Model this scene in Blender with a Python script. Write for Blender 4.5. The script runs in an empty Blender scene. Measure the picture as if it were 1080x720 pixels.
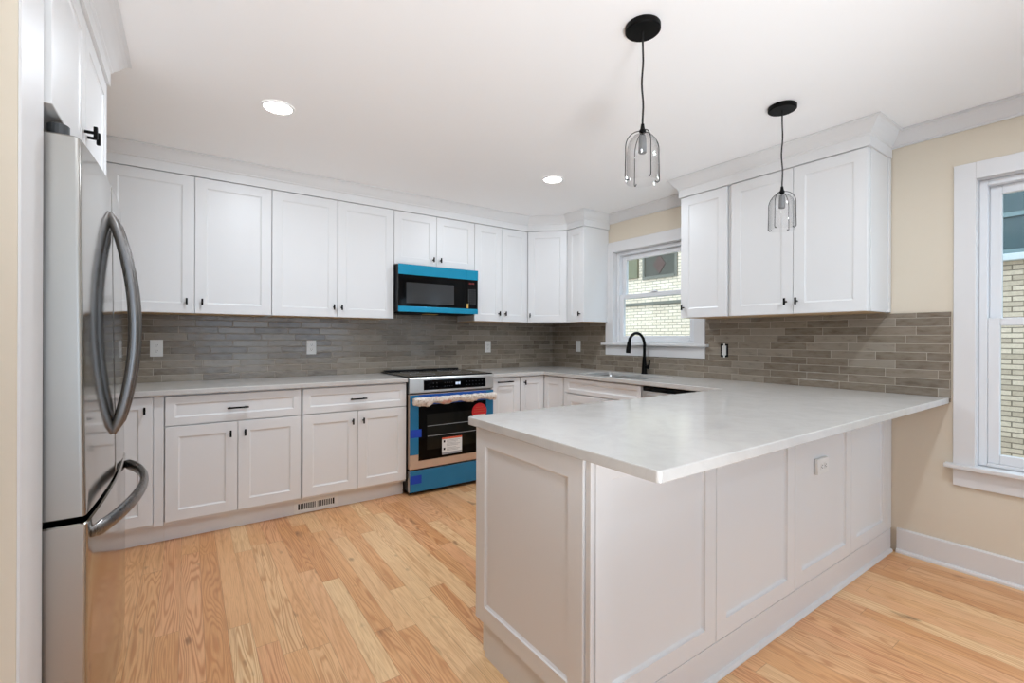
import bpy, bmesh, math, random
from mathutils import Vector, Matrix
random.seed(7)
PI = math.pi
C = bpy.context.scene.collection
S = bpy.context.scene

# ------------------------------------------------------------------ camera
cam_d = bpy.data.cameras.new('camera')
cam = bpy.data.objects.new('camera', cam_d); C.objects.link(cam)
cam.location = (-3.3775, -4.037, 1.228)
ROLL = 0.0035
cam.matrix_world = (Matrix.Translation(cam.location) @ Matrix.Rotation(-0.6096, 4, 'Z')
                    @ Matrix.Rotation(PI/2, 4, 'X') @ Matrix.Rotation(ROLL, 4, 'Z'))
cam_d.sensor_width = 36.0
cam_d.lens = 36.0*489.45/1080.0
cam_d.shift_y = -(356.1-360.0)/1080.0 * -1.0
cam_d.clip_start = 0.02
S.camera = cam
S.view_settings.view_transform = 'Standard'
S.view_settings.look = 'None'
S.view_settings.gamma = 1.0
S.view_settings.use_curve_mapping = False
S.view_settings.exposure = 0.12

# ------------------------------------------------------------------ daylight
W = bpy.data.worlds.new('world'); S.world = W
W.use_nodes = True
bg = W.node_tree.nodes['Background']
bg.inputs[0].default_value = (0.73, 0.93, 1.17, 1)
bg.inputs[1].default_value = 2.6
CAN_POWER = 11.0        # watts of one recessed ceiling light
CAN_COL = (0.85, 0.945, 1.045)
try:
    S.cycles.max_bounces = 10
    S.cycles.diffuse_bounces = 6
    S.cycles.transparent_max_bounces = 24
    S.cycles.sample_clamp_indirect = 6.0
    S.cycles.caustics_reflective = False
    S.cycles.caustics_refractive = False
except Exception:
    pass

# added fill spot, unseen behind the camera, aimed up to brighten the ceiling
fl = bpy.data.lights.new('ceiling_fill', 'SPOT'); fl.energy = 285; fl.color = (0.90, 0.95, 0.995)
fl.spot_size = math.radians(74); fl.spot_blend = 0.8; fl.shadow_soft_size = 0.35
flo = bpy.data.objects.new('ceiling_fill', fl); C.objects.link(flo); flo.location = (-3.2, -5.0, 0.40)
flo.rotation_euler = (Vector((-2.4, -3.0, 2.42))-Vector(flo.location)).to_track_quat('-Z', 'Y').to_euler()

# ------------------------------------------------------------------ materials
def lin(r, g, b):
    f = lambda c: (c/255/12.92) if c/255 <= 0.04045 else ((c/255+0.055)/1.055)**2.4
    return (f(r), f(g), f(b), 1)

def new_mat(name):
    m = bpy.data.materials.new(name); m.use_nodes = True
    return m, m.node_tree, m.node_tree.nodes['Principled BSDF']

def simple(name, col, rough=0.5, metal=0.0, spec=0.5, noise=0.0, scale=30, bump=0.0, bscale=80):
    m, t, b = new_mat(name)
    b.inputs['Base Color'].default_value = col
    b.inputs['Roughness'].default_value = rough
    b.inputs['Metallic'].default_value = metal
    b.inputs['Specular IOR Level'].default_value = spec
    tc = t.nodes.new('ShaderNodeTexCoord')
    if noise > 0:
        n = t.nodes.new('ShaderNodeTexNoise'); n.inputs['Scale'].default_value = scale
        t.links.new(tc.outputs['Object'], n.inputs['Vector'])
        mx = t.nodes.new('ShaderNodeMix'); mx.data_type = 'RGBA'
        mx.inputs[6].default_value = tuple(c*(1-noise) for c in col[:3])+(1,)
        mx.inputs[7].default_value = tuple(min(1, c*(1+noise)) for c in col[:3])+(1,)
        t.links.new(n.outputs['Fac'], mx.inputs[0]); t.links.new(mx.outputs[2], b.inputs['Base Color'])
    if bump > 0:
        n = t.nodes.new('ShaderNodeTexNoise'); n.inputs['Scale'].default_value = bscale
        t.links.new(tc.outputs['Object'], n.inputs['Vector'])
        bp = t.nodes.new('ShaderNodeBump'); bp.inputs['Strength'].default_value = bump; bp.inputs['Distance'].default_value = 0.002
        t.links.new(n.outputs['Fac'], bp.inputs['Height']); t.links.new(bp.outputs['Normal'], b.inputs['Normal'])
    return m

def brushed(name, col, rough, axis):
    m, t, b = new_mat(name)
    b.inputs['Base Color'].default_value = col
    b.inputs['Metallic'].default_value = 1.0
    tc = t.nodes.new('ShaderNodeTexCoord'); mp = t.nodes.new('ShaderNodeMapping')
    sc = [220, 220, 220]; sc[axis] = 3
    mp.inputs['Scale'].default_value = sc
    n = t.nodes.new('ShaderNodeTexNoise'); n.inputs['Scale'].default_value = 1.0; n.inputs['Detail'].default_value = 3
    t.links.new(tc.outputs['Object'], mp.inputs['Vector']); t.links.new(mp.outputs['Vector'], n.inputs['Vector'])
    r = t.nodes.new('ShaderNodeMapRange')
    r.inputs['To Min'].default_value = rough*0.8; r.inputs['To Max'].default_value = rough*1.25
    t.links.new(n.outputs['Fac'], r.inputs['Value']); t.links.new(r.outputs['Result'], b.inputs['Roughness'])
    return m

def emit(name, col, st):
    m, t, b = new_mat(name)
    b.inputs['Base Color'].default_value = col
    b.inputs['Emission Color'].default_value = col
    b.inputs['Emission Strength'].default_value = st
    return m

def clear_glass(name, tint, refl=1.0, edge=None):
    m = bpy.data.materials.new(name); m.use_nodes = True
    t = m.node_tree; t.nodes.clear()
    out = t.nodes.new('ShaderNodeOutputMaterial')
    tr = t.nodes.new('ShaderNodeBsdfTransparent'); tr.inputs[0].default_value = tint
    gl = t.nodes.new('ShaderNodeBsdfGlossy'); gl.inputs['Roughness'].default_value = 0.0
    fr = t.nodes.new('ShaderNodeLayerWeight'); fr.inputs['Blend'].default_value = 0.5
    pw = t.nodes.new('ShaderNodeMath'); pw.operation = 'POWER'; pw.inputs[1].default_value = 4.0
    mu = t.nodes.new('ShaderNodeMath'); mu.operation = 'MULTIPLY_ADD'; mu.inputs[1].default_value = 0.6*refl; mu.inputs[2].default_value = 0.04*refl
    mx = t.nodes.new('ShaderNodeMixShader')
    t.links.new(fr.outputs['Facing'], pw.inputs[0]); t.links.new(pw.outputs[0], mu.inputs[0]); t.links.new(mu.outputs[0], mx.inputs[0])
    if edge:
        lw = t.nodes.new('ShaderNodeLayerWeight'); lw.inputs['Blend'].default_value = 0.35
        cm = t.nodes.new('ShaderNodeMix'); cm.data_type = 'RGBA'
        cm.inputs[6].default_value = tint; cm.inputs[7].default_value = edge
        t.links.new(lw.outputs['Facing'], cm.inputs[0]); t.links.new(cm.outputs[2], tr.inputs[0])
    t.links.new(tr.outputs[0], mx.inputs[1]); t.links.new(gl.outputs[0], mx.inputs[2])
    t.links.new(mx.outputs[0], out.inputs['Surface'])
    return m

class NT:
    """tiny node helper"""
    def __init__(s, t): s.t = t
    def n(s, typ, **kw):
        x = s.t.nodes.new(typ)
        for k, v in kw.items(): setattr(x, k, v)
        return x
    def put(s, sock, v):
        if isinstance(v, bpy.types.NodeSocket): s.t.links.new(v, sock)
        elif v is not None: sock.default_value = v
    def math(s, op, a, b=None, c=None):
        x = s.n('ShaderNodeMath', operation=op)
        s.put(x.inputs[0], a); s.put(x.inputs[1], b); s.put(x.inputs[2], c)
        return x.outputs[0]
    def xyz(s, x, y, z):
        c = s.n('ShaderNodeCombineXYZ'); s.put(c.inputs[0], x); s.put(c.inputs[1], y); s.put(c.inputs[2], z)
        return c.outputs[0]
    def mix(s, f, a, b, blend='MIX'):
        x = s.n('ShaderNodeMix', data_type='RGBA', blend_type=blend)
        s.put(x.inputs[0], f); s.put(x.inputs[6], a); s.put(x.inputs[7], b)
        return x.outputs[2]
    def ramp(s, f, stops):
        r = s.n('ShaderNodeValToRGB'); e = r.color_ramp.elements
        while len(e) < len(stops): e.new(0.5)
        for i, (p, c) in enumerate(stops): e[i].position = p; e[i].color = c
        s.put(r.inputs[0], f); return r.outputs[0]
    def rng(s, v, a, b, c, d):
        r = s.n('ShaderNodeMapRange'); s.put(r.inputs[0], v)
        for i, q in enumerate((a, b, c, d)): r.inputs[i+1].default_value = q
        return r.outputs[0]
    def noise(s, vec, scale, detail=2, rough=0.5, dist=0.0):
        x = s.n('ShaderNodeTexNoise'); s.put(x.inputs['Vector'], vec)
        x.inputs['Scale'].default_value = scale; x.inputs['Detail'].default_value = detail
        x.inputs['Roughness'].default_value = rough; x.inputs['Distortion'].default_value = dist
        return x.outputs['Fac']
    def white(s, vec):
        x = s.n('ShaderNodeTexWhiteNoise', noise_dimensions='3D'); s.put(x.inputs['Vector'], vec)
        return x.outputs['Value'], x.outputs['Color']

def oak_floor():
    m, t, b = new_mat('oak_strip_floor'); N = NT(t)
    tc = N.n('ShaderNodeTexCoord'); sp = N.n('ShaderNodeSeparateXYZ'); t.links.new(tc.outputs['Object'], sp.inputs[0])
    X, Y = sp.outputs[0], sp.outputs[1]
    PW = 0.083
    xr = N.math('DIVIDE', X, PW); row = N.math('FLOOR', xr); fx = N.math('FRACT', xr)
    r1, _ = N.white(N.xyz(row, 3.7, 1.1))
    r2, _ = N.white(N.xyz(row, 9.2, 4.4))
    ln = N.math('MULTIPLY_ADD', r2, 0.7, 0.75)
    yr = N.math('DIVIDE', N.math('MULTIPLY_ADD', r1, 5.0, Y), ln)
    col = N.math('FLOOR', yr); fy = N.math('FRACT', yr)
    idv, idc = N.white(N.xyz(row, col, 0.5))
    s2 = N.n('ShaderNodeSeparateColor'); t.links.new(idc, s2.inputs[0])
    base = N.ramp(idv, [(0.0, lin(216, 158, 107)), (0.2, lin(223, 169, 118)), (0.45, lin(228, 177, 127)),
                        (0.65, lin(226, 170, 124)), (0.88, lin(231, 186, 137)), (1.0, lin(238, 202, 154))])
    # grain coordinates shifted for every board
    gx = N.math('MULTIPLY_ADD', s2.outputs[0], 13.0, X); gy = N.math('MULTIPLY_ADD', s2.outputs[1], 29.0, Y)
    # cathedral figure: rings of a long stretched field
    f1 = N.noise(N.xyz(N.math('MULTIPLY', gx, 10.0), N.math('MULTIPLY', gy, 0.75), s2.outputs[2]), 1.0, 2.2, 0.42, 0.15)
    rings = N.math('SINE', N.math('MULTIPLY', f1, 165.0))
    rings = N.math('POWER', N.rng(rings, -0.6, 1.0, 0.0, 1.0), 1.6)
    fine = N.noise(N.xyz(N.math('MULTIPLY', gx, 260.0), N.math('MULTIPLY', gy, 7.0), 0.0), 1.0, 3, 0.6)
    streak = N.noise(N.xyz(N.math('MULTIPLY', gx, 40.0), N.math('MULTIPLY', gy, 1.2), 2.0), 1.0, 3, 0.6)
    amt = N.math('MULTIPLY', rings, N.rng(s2.outputs[2], 0.0, 1.0, 0.15, 0.60))
    c = N.mix(amt, base, lin(196, 148, 104), 'MULTIPLY')
    c = N.mix(N.rng(fine, 0.48, 0.8, 0.0, 0.45), c, lin(150, 98, 58))
    c = N.mix(N.rng(streak, 0.52, 0.76, 0.0, 0.55), c, lin(176, 118, 74))
    kn = N.noise(N.xyz(N.math('MULTIPLY', gx, 12.0), N.math('MULTIPLY', gy, 4.5), 7.0), 1.0, 2, 0.5)
    c = N.mix(N.rng(kn, 0.665, 0.78, 0.0, 0.85), c, lin(104, 62, 34))
    # seams
    ex = N.math('MINIMUM', fx, N.math('SUBTRACT', 1.0, fx)); ey = N.math('MULTIPLY', N.math('MINIMUM', fy, N.math('SUBTRACT', 1.0, fy)), ln)
    sx = N.rng(ex, 0.0, 0.016, 1.0, 0.0); sy = N.rng(ey, 0.0, 0.0016, 1.0, 0.0)
    seam = N.math('MAXIMUM', sx, sy)
    c = N.mix(N.math('MULTIPLY', seam, 0.55), c, lin(110, 70, 42))
    t.links.new(c, b.inputs['Base Color'])
    b.inputs['Roughness'].default_value = 0.34
    b.inputs['Specular IOR Level'].default_value = 0.45
    bp = N.n('ShaderNodeBump'); bp.inputs['Strength'].default_value = 0.25; bp.inputs['Distance'].default_value = 0.001
    t.links.new(N.math('SUBTRACT', 1.0, seam), bp.inputs['Height']); t.links.new(bp.outputs[0], b.inputs['Normal'])
    return m

def tile_mat(name, use_y):
    m, t, b = new_mat(name); N = NT(t)
    tc = N.n('ShaderNodeTexCoord'); sp = N.n('ShaderNodeSeparateXYZ'); t.links.new(tc.outputs['Object'], sp.inputs[0])
    U = sp.outputs[1] if use_y else sp.outputs[0]; V = N.math('SUBTRACT', sp.outputs[2], 0.912)
    H, L = 0.0485, 0.235
    vr = N.math('DIVIDE', V, H); row = N.math('FLOOR', vr); fv = N.math('FRACT', vr)
    off, _ = N.white(N.xyz(row, 5.3, 2.2))
    ur = N.math('DIVIDE', N.math('MULTIPLY_ADD', N.math('MULTIPLY', N.math('FLOOR', N.math('MULTIPLY', off, 5.0)), 0.2), L, U), L)
    col = N.math('FLOOR', ur); fu = N.math('FRACT', ur)
    idv, idc = N.white(N.xyz(row, col, 8.8))
    s2 = N.n('ShaderNodeSeparateColor'); t.links.new(idc, s2.inputs[0])
    base = N.ramp(idv, [(0.0, lin(108, 96, 82)), (0.35, lin(124, 112, 97)), (0.7, lin(136, 124, 109)), (1.0, lin(148, 139, 126))])
    gu = N.math('MULTIPLY_ADD', s2.outputs[0], 7.0, U); gv = N.math('MULTIPLY_ADD', s2.outputs[1], 5.0, V)
    cl = N.noise(N.xyz(N.math('MULTIPLY', gu, 14.0), N.math('MULTIPLY', gv, 42.0), 0.0), 1.0, 4, 0.6)
    c = N.mix(N.rng(cl, 0.35, 0.75, 0.0, 0.5), base, lin(152, 143, 131))
    c = N.mix(N.rng(cl, 0.45, 0.25, 0.0, 0.4), c, lin(88, 77, 64))
    ev = N.math('MULTIPLY', N.math('MINIMUM', fv, N.math('SUBTRACT', 1.0, fv)), H)
    eu = N.math('MULTIPLY', N.math('MINIMUM', fu, N.math('SUBTRACT', 1.0, fu)), L)
    e = N.math('MINIMUM', ev, eu)
    g = N.rng(e, 0.0008, 0.0017, 1.0, 0.0)
    c = N.mix(g, c, lin(172, 163, 150))
    t.links.new(c, b.inputs['Base Color'])
    t.links.new(N.math('MULTIPLY_ADD', g, 0.4, 0.16), b.inputs['Roughness'])
    wav = N.noise(N.xyz(N.math('MULTIPLY', gu, 18.0), N.math('MULTIPLY', gv, 30.0), 3.0), 1.0, 2, 0.5)
    hgt = N.math('ADD', N.math('MULTIPLY', wav, 0.6), N.math('MULTIPLY', N.rng(e, 0.0, 0.004, 0.0, 1.0), 0.5))
    bp = N.n('ShaderNodeBump'); bp.inputs['Strength'].default_value = 0.6; bp.inputs['Distance'].default_value = 0.004
    t.links.new(hgt, bp.inputs['Height']); t.links.new(bp.outputs[0], b.inputs['Normal'])
    return m

def quartz_mat():
    m, t, b = new_mat('white_quartz'); N = NT(t)
    tc = N.n('ShaderNodeTexCoord')
    a = N.noise(tc.outputs['Object'], 9.0, 5, 0.65, 0.8)
    d = N.noise(tc.outputs['Object'], 160.0, 2, 0.6)
    c = N.mix(N.rng(a, 0.42, 0.72, 0.0, 0.55), lin(202, 199, 195), lin(186, 183, 179))
    c = N.mix(N.rng(d, 0.55, 0.8, 0.0, 0.25), c, lin(190, 188, 184))
    t.links.new(c, b.inputs['Base Color']); b.inputs['Roughness'].default_value = 0.16
    b.inputs['Specular IOR Level'].default_value = 0.5
    return m

def brick_mat(name, c1, c2, mortar):
    m, t, b = new_mat(name); N = NT(t)
    tc = N.n('ShaderNodeTexCoord'); sp = N.n('ShaderNodeSeparateXYZ'); t.links.new(tc.outputs['Object'], sp.inputs[0])
    br = N.n('ShaderNodeTexBrick'); t.links.new(N.xyz(sp.outputs[1], sp.outputs[2], 0.0), br.inputs['Vector'])
    br.inputs['Color1'].default_value = c1; br.inputs['Color2'].default_value = c2; br.inputs['Mortar'].default_value = mortar
    br.inputs['Scale'].default_value = 1.0; br.inputs['Mortar Size'].default_value = 0.006
    br.inputs['Brick Width'].default_value = 0.19; br.inputs['Row Height'].default_value = 0.0595; br.inputs['Bias'].default_value = -0.1
    n = N.noise(tc.outputs['Object'], 30, 3)
    t.links.new(N.mix(N.rng(n, 0.4, 0.8, 0.0, 0.3), br.outputs['Color'], mortar), b.inputs['Base Color'])
    b.inputs['Roughness'].default_value = 0.9
    bp = N.n('ShaderNodeBump'); bp.inputs['Strength'].default_value = 0.6; bp.inputs['Distance'].default_value = 0.01; bp.invert = True
    t.links.new(br.outputs['Fac'], bp.inputs['Height']); t.links.new(bp.outputs[0], b.inputs['Normal'])
    return m

def wrap_mat():
    m, t, b = new_mat('crumpled_wrapping'); N = NT(t)
    tc = N.n('ShaderNodeTexCoord')
    a = N.noise(tc.outputs['Object'], 34.0, 3, 0.6, 0.6); d = N.noise(tc.outputs['Object'], 11.0, 1)
    c = N.ramp(a, [(0.3, lin(196, 178, 158)), (0.48, lin(228, 220, 212)), (0.7, lin(170, 150, 130))])
    c = N.mix(N.rng(d, 0.62, 0.68, 0.0, 0.55), c, lin(208, 120, 106))
    t.links.new(c, b.inputs['Base Color']); b.inputs['Roughness'].default_value = 0.25
    return m

MAT = dict(
    wall=simple('cream_paint', lin(220, 209, 191), 0.85, noise=0.01, scale=4),
    ceiling=simple('ceiling_paint', lin(249, 249, 249), 0.9, noise=0.005, scale=3),
    trim=simple('trim_paint', lin(222, 221, 221), 0.42, noise=0.005, scale=5),
    cab=simple('cabinet_lacquer', lin(227, 227, 227), 0.36, noise=0.006, scale=4),
    maple=simple('maple_underside', lin(205, 172, 130), 0.5, noise=0.12, scale=14),
    black=simple('matte_black', lin(4, 4, 4), 0.5, spec=0.12, noise=0.1, scale=40),
    blackplastic=simple('black_plastic', lin(12, 12, 13), 0.4, spec=0.3, noise=0.1, scale=40),
    blackglass=simple('black_glass', lin(3, 3, 4), 0.06, spec=0.14, noise=0.1, scale=10),
    cookglass=simple('ceramic_cooktop_glass', lin(12, 12, 12), 0.16, spec=0.35, noise=0.1, scale=200),
    ovenglass=simple('smoked_oven_glass', lin(20, 21, 17), 0.1, spec=0.3, noise=0.25, scale=9),
    mwglass=simple('microwave_screen', lin(46, 48, 50), 0.12, noise=0.05, scale=300),
    steel=brushed('brushed_steel', (0.62, 0.60, 0.57, 1), 0.26, 2),
    steelh=brushed('brushed_steel_sideways', (0.66, 0.655, 0.64, 1), 0.30, 0),
    steeldoor=brushed('polished_steel_door', (0.43, 0.41, 0.38, 1), 0.10, 2),
    handle=brushed('dark_steel_handle', (0.22, 0.21, 0.205, 1), 0.28, 2),
    sinksteel=brushed('sink_steel', (0.5, 0.5, 0.5, 1), 0.3, 0),
    fridgebody=simple('dark_grey_enamel', lin(58, 60, 62), 0.5, noise=0.05),
    film=simple('blue_protective_film', lin(16, 142, 178), 0.22, metal=0.35, noise=0.06, scale=18),
    filmdark=simple('deep_blue_protective_film', lin(34, 120, 166), 0.3, metal=0.2, noise=0.08, scale=9),
    filmedge=simple('blue_film_edge', lin(20, 84, 168), 0.3, noise=0.1, scale=30),
    tape=simple('blue_painter_tape', lin(12, 62, 176), 0.6, noise=0.1, scale=60),
    baresteel=simple('uncovered_steel_trim', lin(202, 176, 156), 0.35, metal=0.35, noise=0.04),
    sticker=simple('white_sticker', lin(226, 226, 224), 0.5, noise=0.02),
    red=simple('red_sticker', lin(214, 40, 44), 0.45, noise=0.06),
    orange=simple('orange_print', lin(214, 92, 62), 0.5, noise=0.03),
    greyprint=simple('grey_print', lin(150, 152, 156), 0.6, noise=0.03),
    dimprint=simple('dim_print', lin(84, 86, 90), 0.6, noise=0.03),
    reflector=simple('pale_reflector', lin(226, 226, 226), 0.95, noise=0.05, scale=60),
    gold=simple('gold_sticker', lin(214, 172, 92), 0.4, noise=0.05),
    plate=simple('white_plastic', lin(232, 232, 230), 0.35, noise=0.01),
    slot=simple('dark_slot', lin(16, 16, 16), 0.7, spec=0.2, noise=0.05),
    vinyl=simple('white_vinyl', lin(228, 229, 231), 0.35, noise=0.004),
    cord=simple('black_cord', lin(10, 10, 10), 0.6, noise=0.1),
    bulb=simple('frosted_bulb', lin(112, 112, 112), 0.5, noise=0.12, scale=160),
    quartz=quartz_mat(), floor=oak_floor(), tileA=tile_mat('glazed_tile_back', False), tileB=tile_mat('glazed_tile_right', True),
    brick_cream=brick_mat('cream_brick', lin(236, 213, 186), lin(220, 196, 167), lin(150, 137, 116)),
    brick_tan=brick_mat('tan_brick', lin(218, 196, 170), lin(182, 161, 137), lin(122, 106, 88)),
    wrap=wrap_mat(),
    pane=clear_glass('window_glass', (0.96, 0.98, 0.97, 1), 0.6),
    shade=clear_glass('pendant_glass', (0.975, 0.975, 0.975, 1), 1.3, (0.66, 0.66, 0.665, 1)),
    lens=emit('lit_lens', (1, 0.99, 0.98, 1), 12.0),
    stone=simple('grey_stone', lin(112, 106, 92), 0.9, noise=0.15, scale=20),
    darkpane=simple('dark_leaded_pane', lin(74, 68, 54), 0.35, spec=0.25, noise=0.3, scale=6),
    diamond=simple('brown_diamond_pane', lin(84, 58, 46), 0.35, spec=0.25, noise=0.25, scale=9),
    greenwall=simple('olive_boards', lin(112, 106, 78), 0.8, noise=0.15, scale=6),
    teal=simple('grey_green_pane', lin(66, 82, 82), 0.35, spec=0.3, noise=0.12, scale=3),
    paleteal=simple('pale_grey_green_frame', lin(112, 128, 126), 0.6, noise=0.05),
    whitesill=simple('white_sill', lin(200, 200, 196), 0.7, noise=0.02),
    ground=simple('dry_ground', lin(150, 142, 126), 0.95, noise=0.2, scale=5),
    amber=emit('amber_digits', lin(120, 30, 24), 0.06),
    ledw=emit('clock_digits', lin(200, 215, 235), 0.9),
)

# ------------------------------------------------------------------ mesh helpers
class MB:
    def __init__(s): s.bm = bmesh.new(); s.T = Matrix.Identity(4)
    def _v(s, p): return s.bm.verts.new(s.T @ Vector(p))
    def box(s, x0, y0, z0, x1, y1, z1, bev=0.0, seg=2):
        x0, x1 = sorted((x0, x1)); y0, y1 = sorted((y0, y1)); z0, z1 = sorted((z0, z1))
        v = [s._v((x, y, z)) for x in (x0, x1) for y in (y0, y1) for z in (z0, z1)]
        fs = [s.bm.faces.new([v[i] for i in q]) for q in ((0, 1, 3, 2), (4, 6, 7, 5), (0, 4, 5, 1), (2, 3, 7, 6), (0, 2, 6, 4), (1, 5, 7, 3))]
        if bev > 0:
            es = list({e for f in fs for e in f.edges})
            bmesh.ops.bevel(s.bm, geom=es, offset=min(bev, 0.49*min(x1-x0, y1-y0, z1-z0)), segments=seg, affect='EDGES', profile=0.5)
        return s
    def loop_face(s, pts): return s.bm.faces.new([s._v(p) for p in pts])
    def rings(s, rings, cap0=True, cap1=True, closed=True):
        R = [[s._v(p) for p in r] for r in rings]; n = len(R[0])
        for a, b in zip(R[:-1], R[1:]):
            for i in range(n if closed else n-1):
                j = (i+1) % n
                try: s.bm.faces.new((a[i], a[j], b[j], b[i]))
                except ValueError: pass
        if cap0: s.bm.faces.new(R[0][::-1])
        if cap1: s.bm.faces.new(R[-1])
        return s
    def tube(s, path, r, n=10, cap=True, flat=None):
        """round (or elliptical: flat=(ra, rb)) tube along points; r number or list"""
        P = [Vector(p) for p in path]; rr = r if isinstance(r, (list, tuple)) else [r]*len(P)
        rings = []; up = None
        for i, p in enumerate(P):
            d = (P[min(i+1, len(P)-1)]-P[max(i-1, 0)]).normalized()
            if up is None:
                up = Vector((0, 0, 1)) if abs(d.z) < 0.9 else Vector((0, 1, 0))
            a = d.cross(up).normalized(); b = a.cross(d).normalized(); up = b
            fa, fb = flat if flat else (1, 1)
            rings.append([p+(a*math.cos(2*PI*k/n)*fa+b*math.sin(2*PI*k/n)*fb)*rr[i] for k in range(n)])
        return s.rings(rings, cap, cap)
    def lathe(s, prof, cx=0, cy=0, n=28, cap0=False, cap1=False):
        return s.rings([[(cx+r*math.cos(2*PI*k/n), cy+r*math.sin(2*PI*k/n), z) for k in range(n)] for r, z in prof], cap0, cap1)
    def cyl(s, p0, p1, r, n=14): return s.tube([p0, p1], r, n)
    def prism(s, pts, z0, z1, bev=0.0, holes=()):
        loops = [pts]+list(holes); E = []
        for L in loops:
            vs = [s._v((x, y, z1)) for x, y in L]
            for i in range(len(vs)): E.append(s.bm.edges.new((vs[i], vs[(i+1) % len(vs)])))
        g = bmesh.ops.triangle_fill(s.bm, edges=E, use_beauty=True, use_dissolve=True)
        fs = [f for f in g['geom'] if isinstance(f, bmesh.types.BMFace)]
        ex = bmesh.ops.extrude_face_region(s.bm, geom=fs)
        vv = [v for v in ex['geom'] if isinstance(v, bmesh.types.BMVert)]
        bmesh.ops.translate(s.bm, verts=vv, vec=s.T.to_3x3() @ Vector((0, 0, z0-z1)))
        bmesh.ops.recalc_face_normals(s.bm, faces=list(s.bm.faces))
        if bev > 0:
            es = [e for e in s.bm.edges if len(e.link_faces) == 2 and e.calc_face_angle() > 0.6]
            bmesh.ops.bevel(s.bm, geom=es, offset=bev, segments=2, affect='EDGES', profile=0.5)
        return s
    def sweep(s, path, prof, closed_prof=True):
        """mitred sweep in plan; profile = (offset to the right of travel, z)"""
        P = [Vector((x, y)) for x, y in path]; n = len(P); rings = []
        for i in range(n):
            d0 = (P[i]-P[i-1]).normalized() if i > 0 else (P[1]-P[0]).normalized()
            d1 = (P[i+1]-P[i]).normalized() if i < n-1 else d0
            n0 = Vector((d0.y, -d0.x)); n1 = Vector((d1.y, -d1.x))
            m = (n0+n1); m = m/(m.dot(n0)) if m.length > 1e-6 else n0
            rings.append([(P[i].x+m.x*o, P[i].y+m.y*o, z) for o, z in prof])
        return s.rings(rings, True, True, closed_prof)
    def shaker(s, x0, z0, w, h, y=0.0, t=0.02, rail=0.064, bev=0.009, rec=0.0065, c=0.0018, rx=None):
        rx = rail if rx is None else rx
        def R(ix, iz, yy): return [(x0+ix, yy, z0+iz), (x0+w-ix, yy, z0+iz), (x0+w-ix, yy, z0+h-iz), (x0+ix, yy, z0+h-iz)]
        return s.rings([R(0, 0, y), R(0, 0, y-t+c), R(c, c, y-t), R(rx, rail, y-t), R(rx+0.002, rail+0.002, y-t+rec*0.55), R(rx+bev, rail+bev, y-t+rec)], True, True)
    def build(s, name, mat, parent=None, smooth=False, loc=None):
        bmesh.ops.recalc_face_normals(s.bm, faces=list(s.bm.faces))
        me = bpy.data.meshes.new(name); s.bm.to_mesh(me); s.bm.free()
        me.materials.append(MAT[mat] if isinstance(mat, str) else mat)
        if smooth:
            for p in me.polygons: p.use_smooth = True
            try: me.set_sharp_from_angle(angle=math.radians(38))
            except Exception: pass
        o = bpy.data.objects.new(name, me); C.objects.link(o)
        if parent: o.parent = parent
        if loc: o.location = loc
        return o

def thing(name, label, cat, loc=(0, 0, 0), rotz=0.0, group=None):
    o = bpy.data.objects.new(name, None); C.objects.link(o)
    o.empty_display_size = 0.1
    o.location = loc; o.rotation_euler = (0, 0, rotz)
    o['label'] = label; o['category'] = cat
    if group: o['group'] = group
    return o
def tag(o, label, cat, group=None):
    o['label'] = label; o['category'] = cat
    if group: o['group'] = group
    return o
def struct(o, label=None):
    o['kind'] = 'structure'
    if label: o['label'] = label
    return o

CZ = 2.42            # ceiling height
EAST, WEST = -PI/2, PI/2      # fronts that face -x, +x

# ------------------------------------------------------------------ room shell
_t = MAT['steeldoor'].node_tree; _N = NT(_t); _b = _t.nodes['Principled BSDF']
_g = _N.n('ShaderNodeNewGeometry'); _sp = _N.n('ShaderNodeSeparateXYZ'); _t.links.new(_g.outputs['Normal'], _sp.inputs[0])
_old = _b.inputs['Roughness'].links[0].from_socket
_t.links.new(_N.math('MULTIPLY_ADD', _N.math('POWER', _N.math('ABSOLUTE', _sp.outputs[1]), 2.0), 0.30, _old), _b.inputs['Roughness'])
struct(MB().box(-6.2, -8.2, -0.08, 0.15, 0.15, 0.0).build('floor', 'floor'))
struct(MB().box(-6.2, -8.2, CZ, 0.15, 0.15, CZ+0.1).build('ceiling', 'ceiling'))
struct(MB().box(-6.2, 0.0, 0.0, 0.15, 0.15, CZ).build('wall_back', 'wall'))

def wall_strip_x(name, x0, x1, ya, yb, openings):
    """wall running along y from ya down to yb with openings (y_hi, y_lo, z0, z1)"""
    b = MB(); cur = ya
    for (yh, yl, z0, z1) in openings:
        b.box(x0, cur, 0, x1, yh, CZ)
        b.box(x0, yh, 0, x1, yl, z0); b.box(x0, yh, z1, x1, yl, CZ)
        cur = yl
    b.box(x0, cur, 0, x1, yb, CZ)
    return struct(b.build(name, 'wall'))
WIN1 = (-0.915, -1.803, 1.165, 2.058)
WIN2 = (-3.434, -4.235, 0.548, 2.068)
WIN3 = (-5.000, -5.800, 0.548, 2.068)
wall_strip_x('wall_right', 0.0, 0.15, 0.0, -8.0, [WIN1, WIN2, WIN3])
wall_strip_x('wall_left', -4.55, -4.40, 0.0, -2.43, [])
struct(MB().box(-6.2, -2.62, 0, -3.677, -2.431, CZ).build('wall_partition', 'wall'))
struct(MB().box(-3.6768, -2.616, 0, -3.672, -2.431, CZ).build('trim_1', 'trim'))
wall_strip_x('wall_living', -6.2, -6.05, -2.62, -8.0, [])
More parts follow.
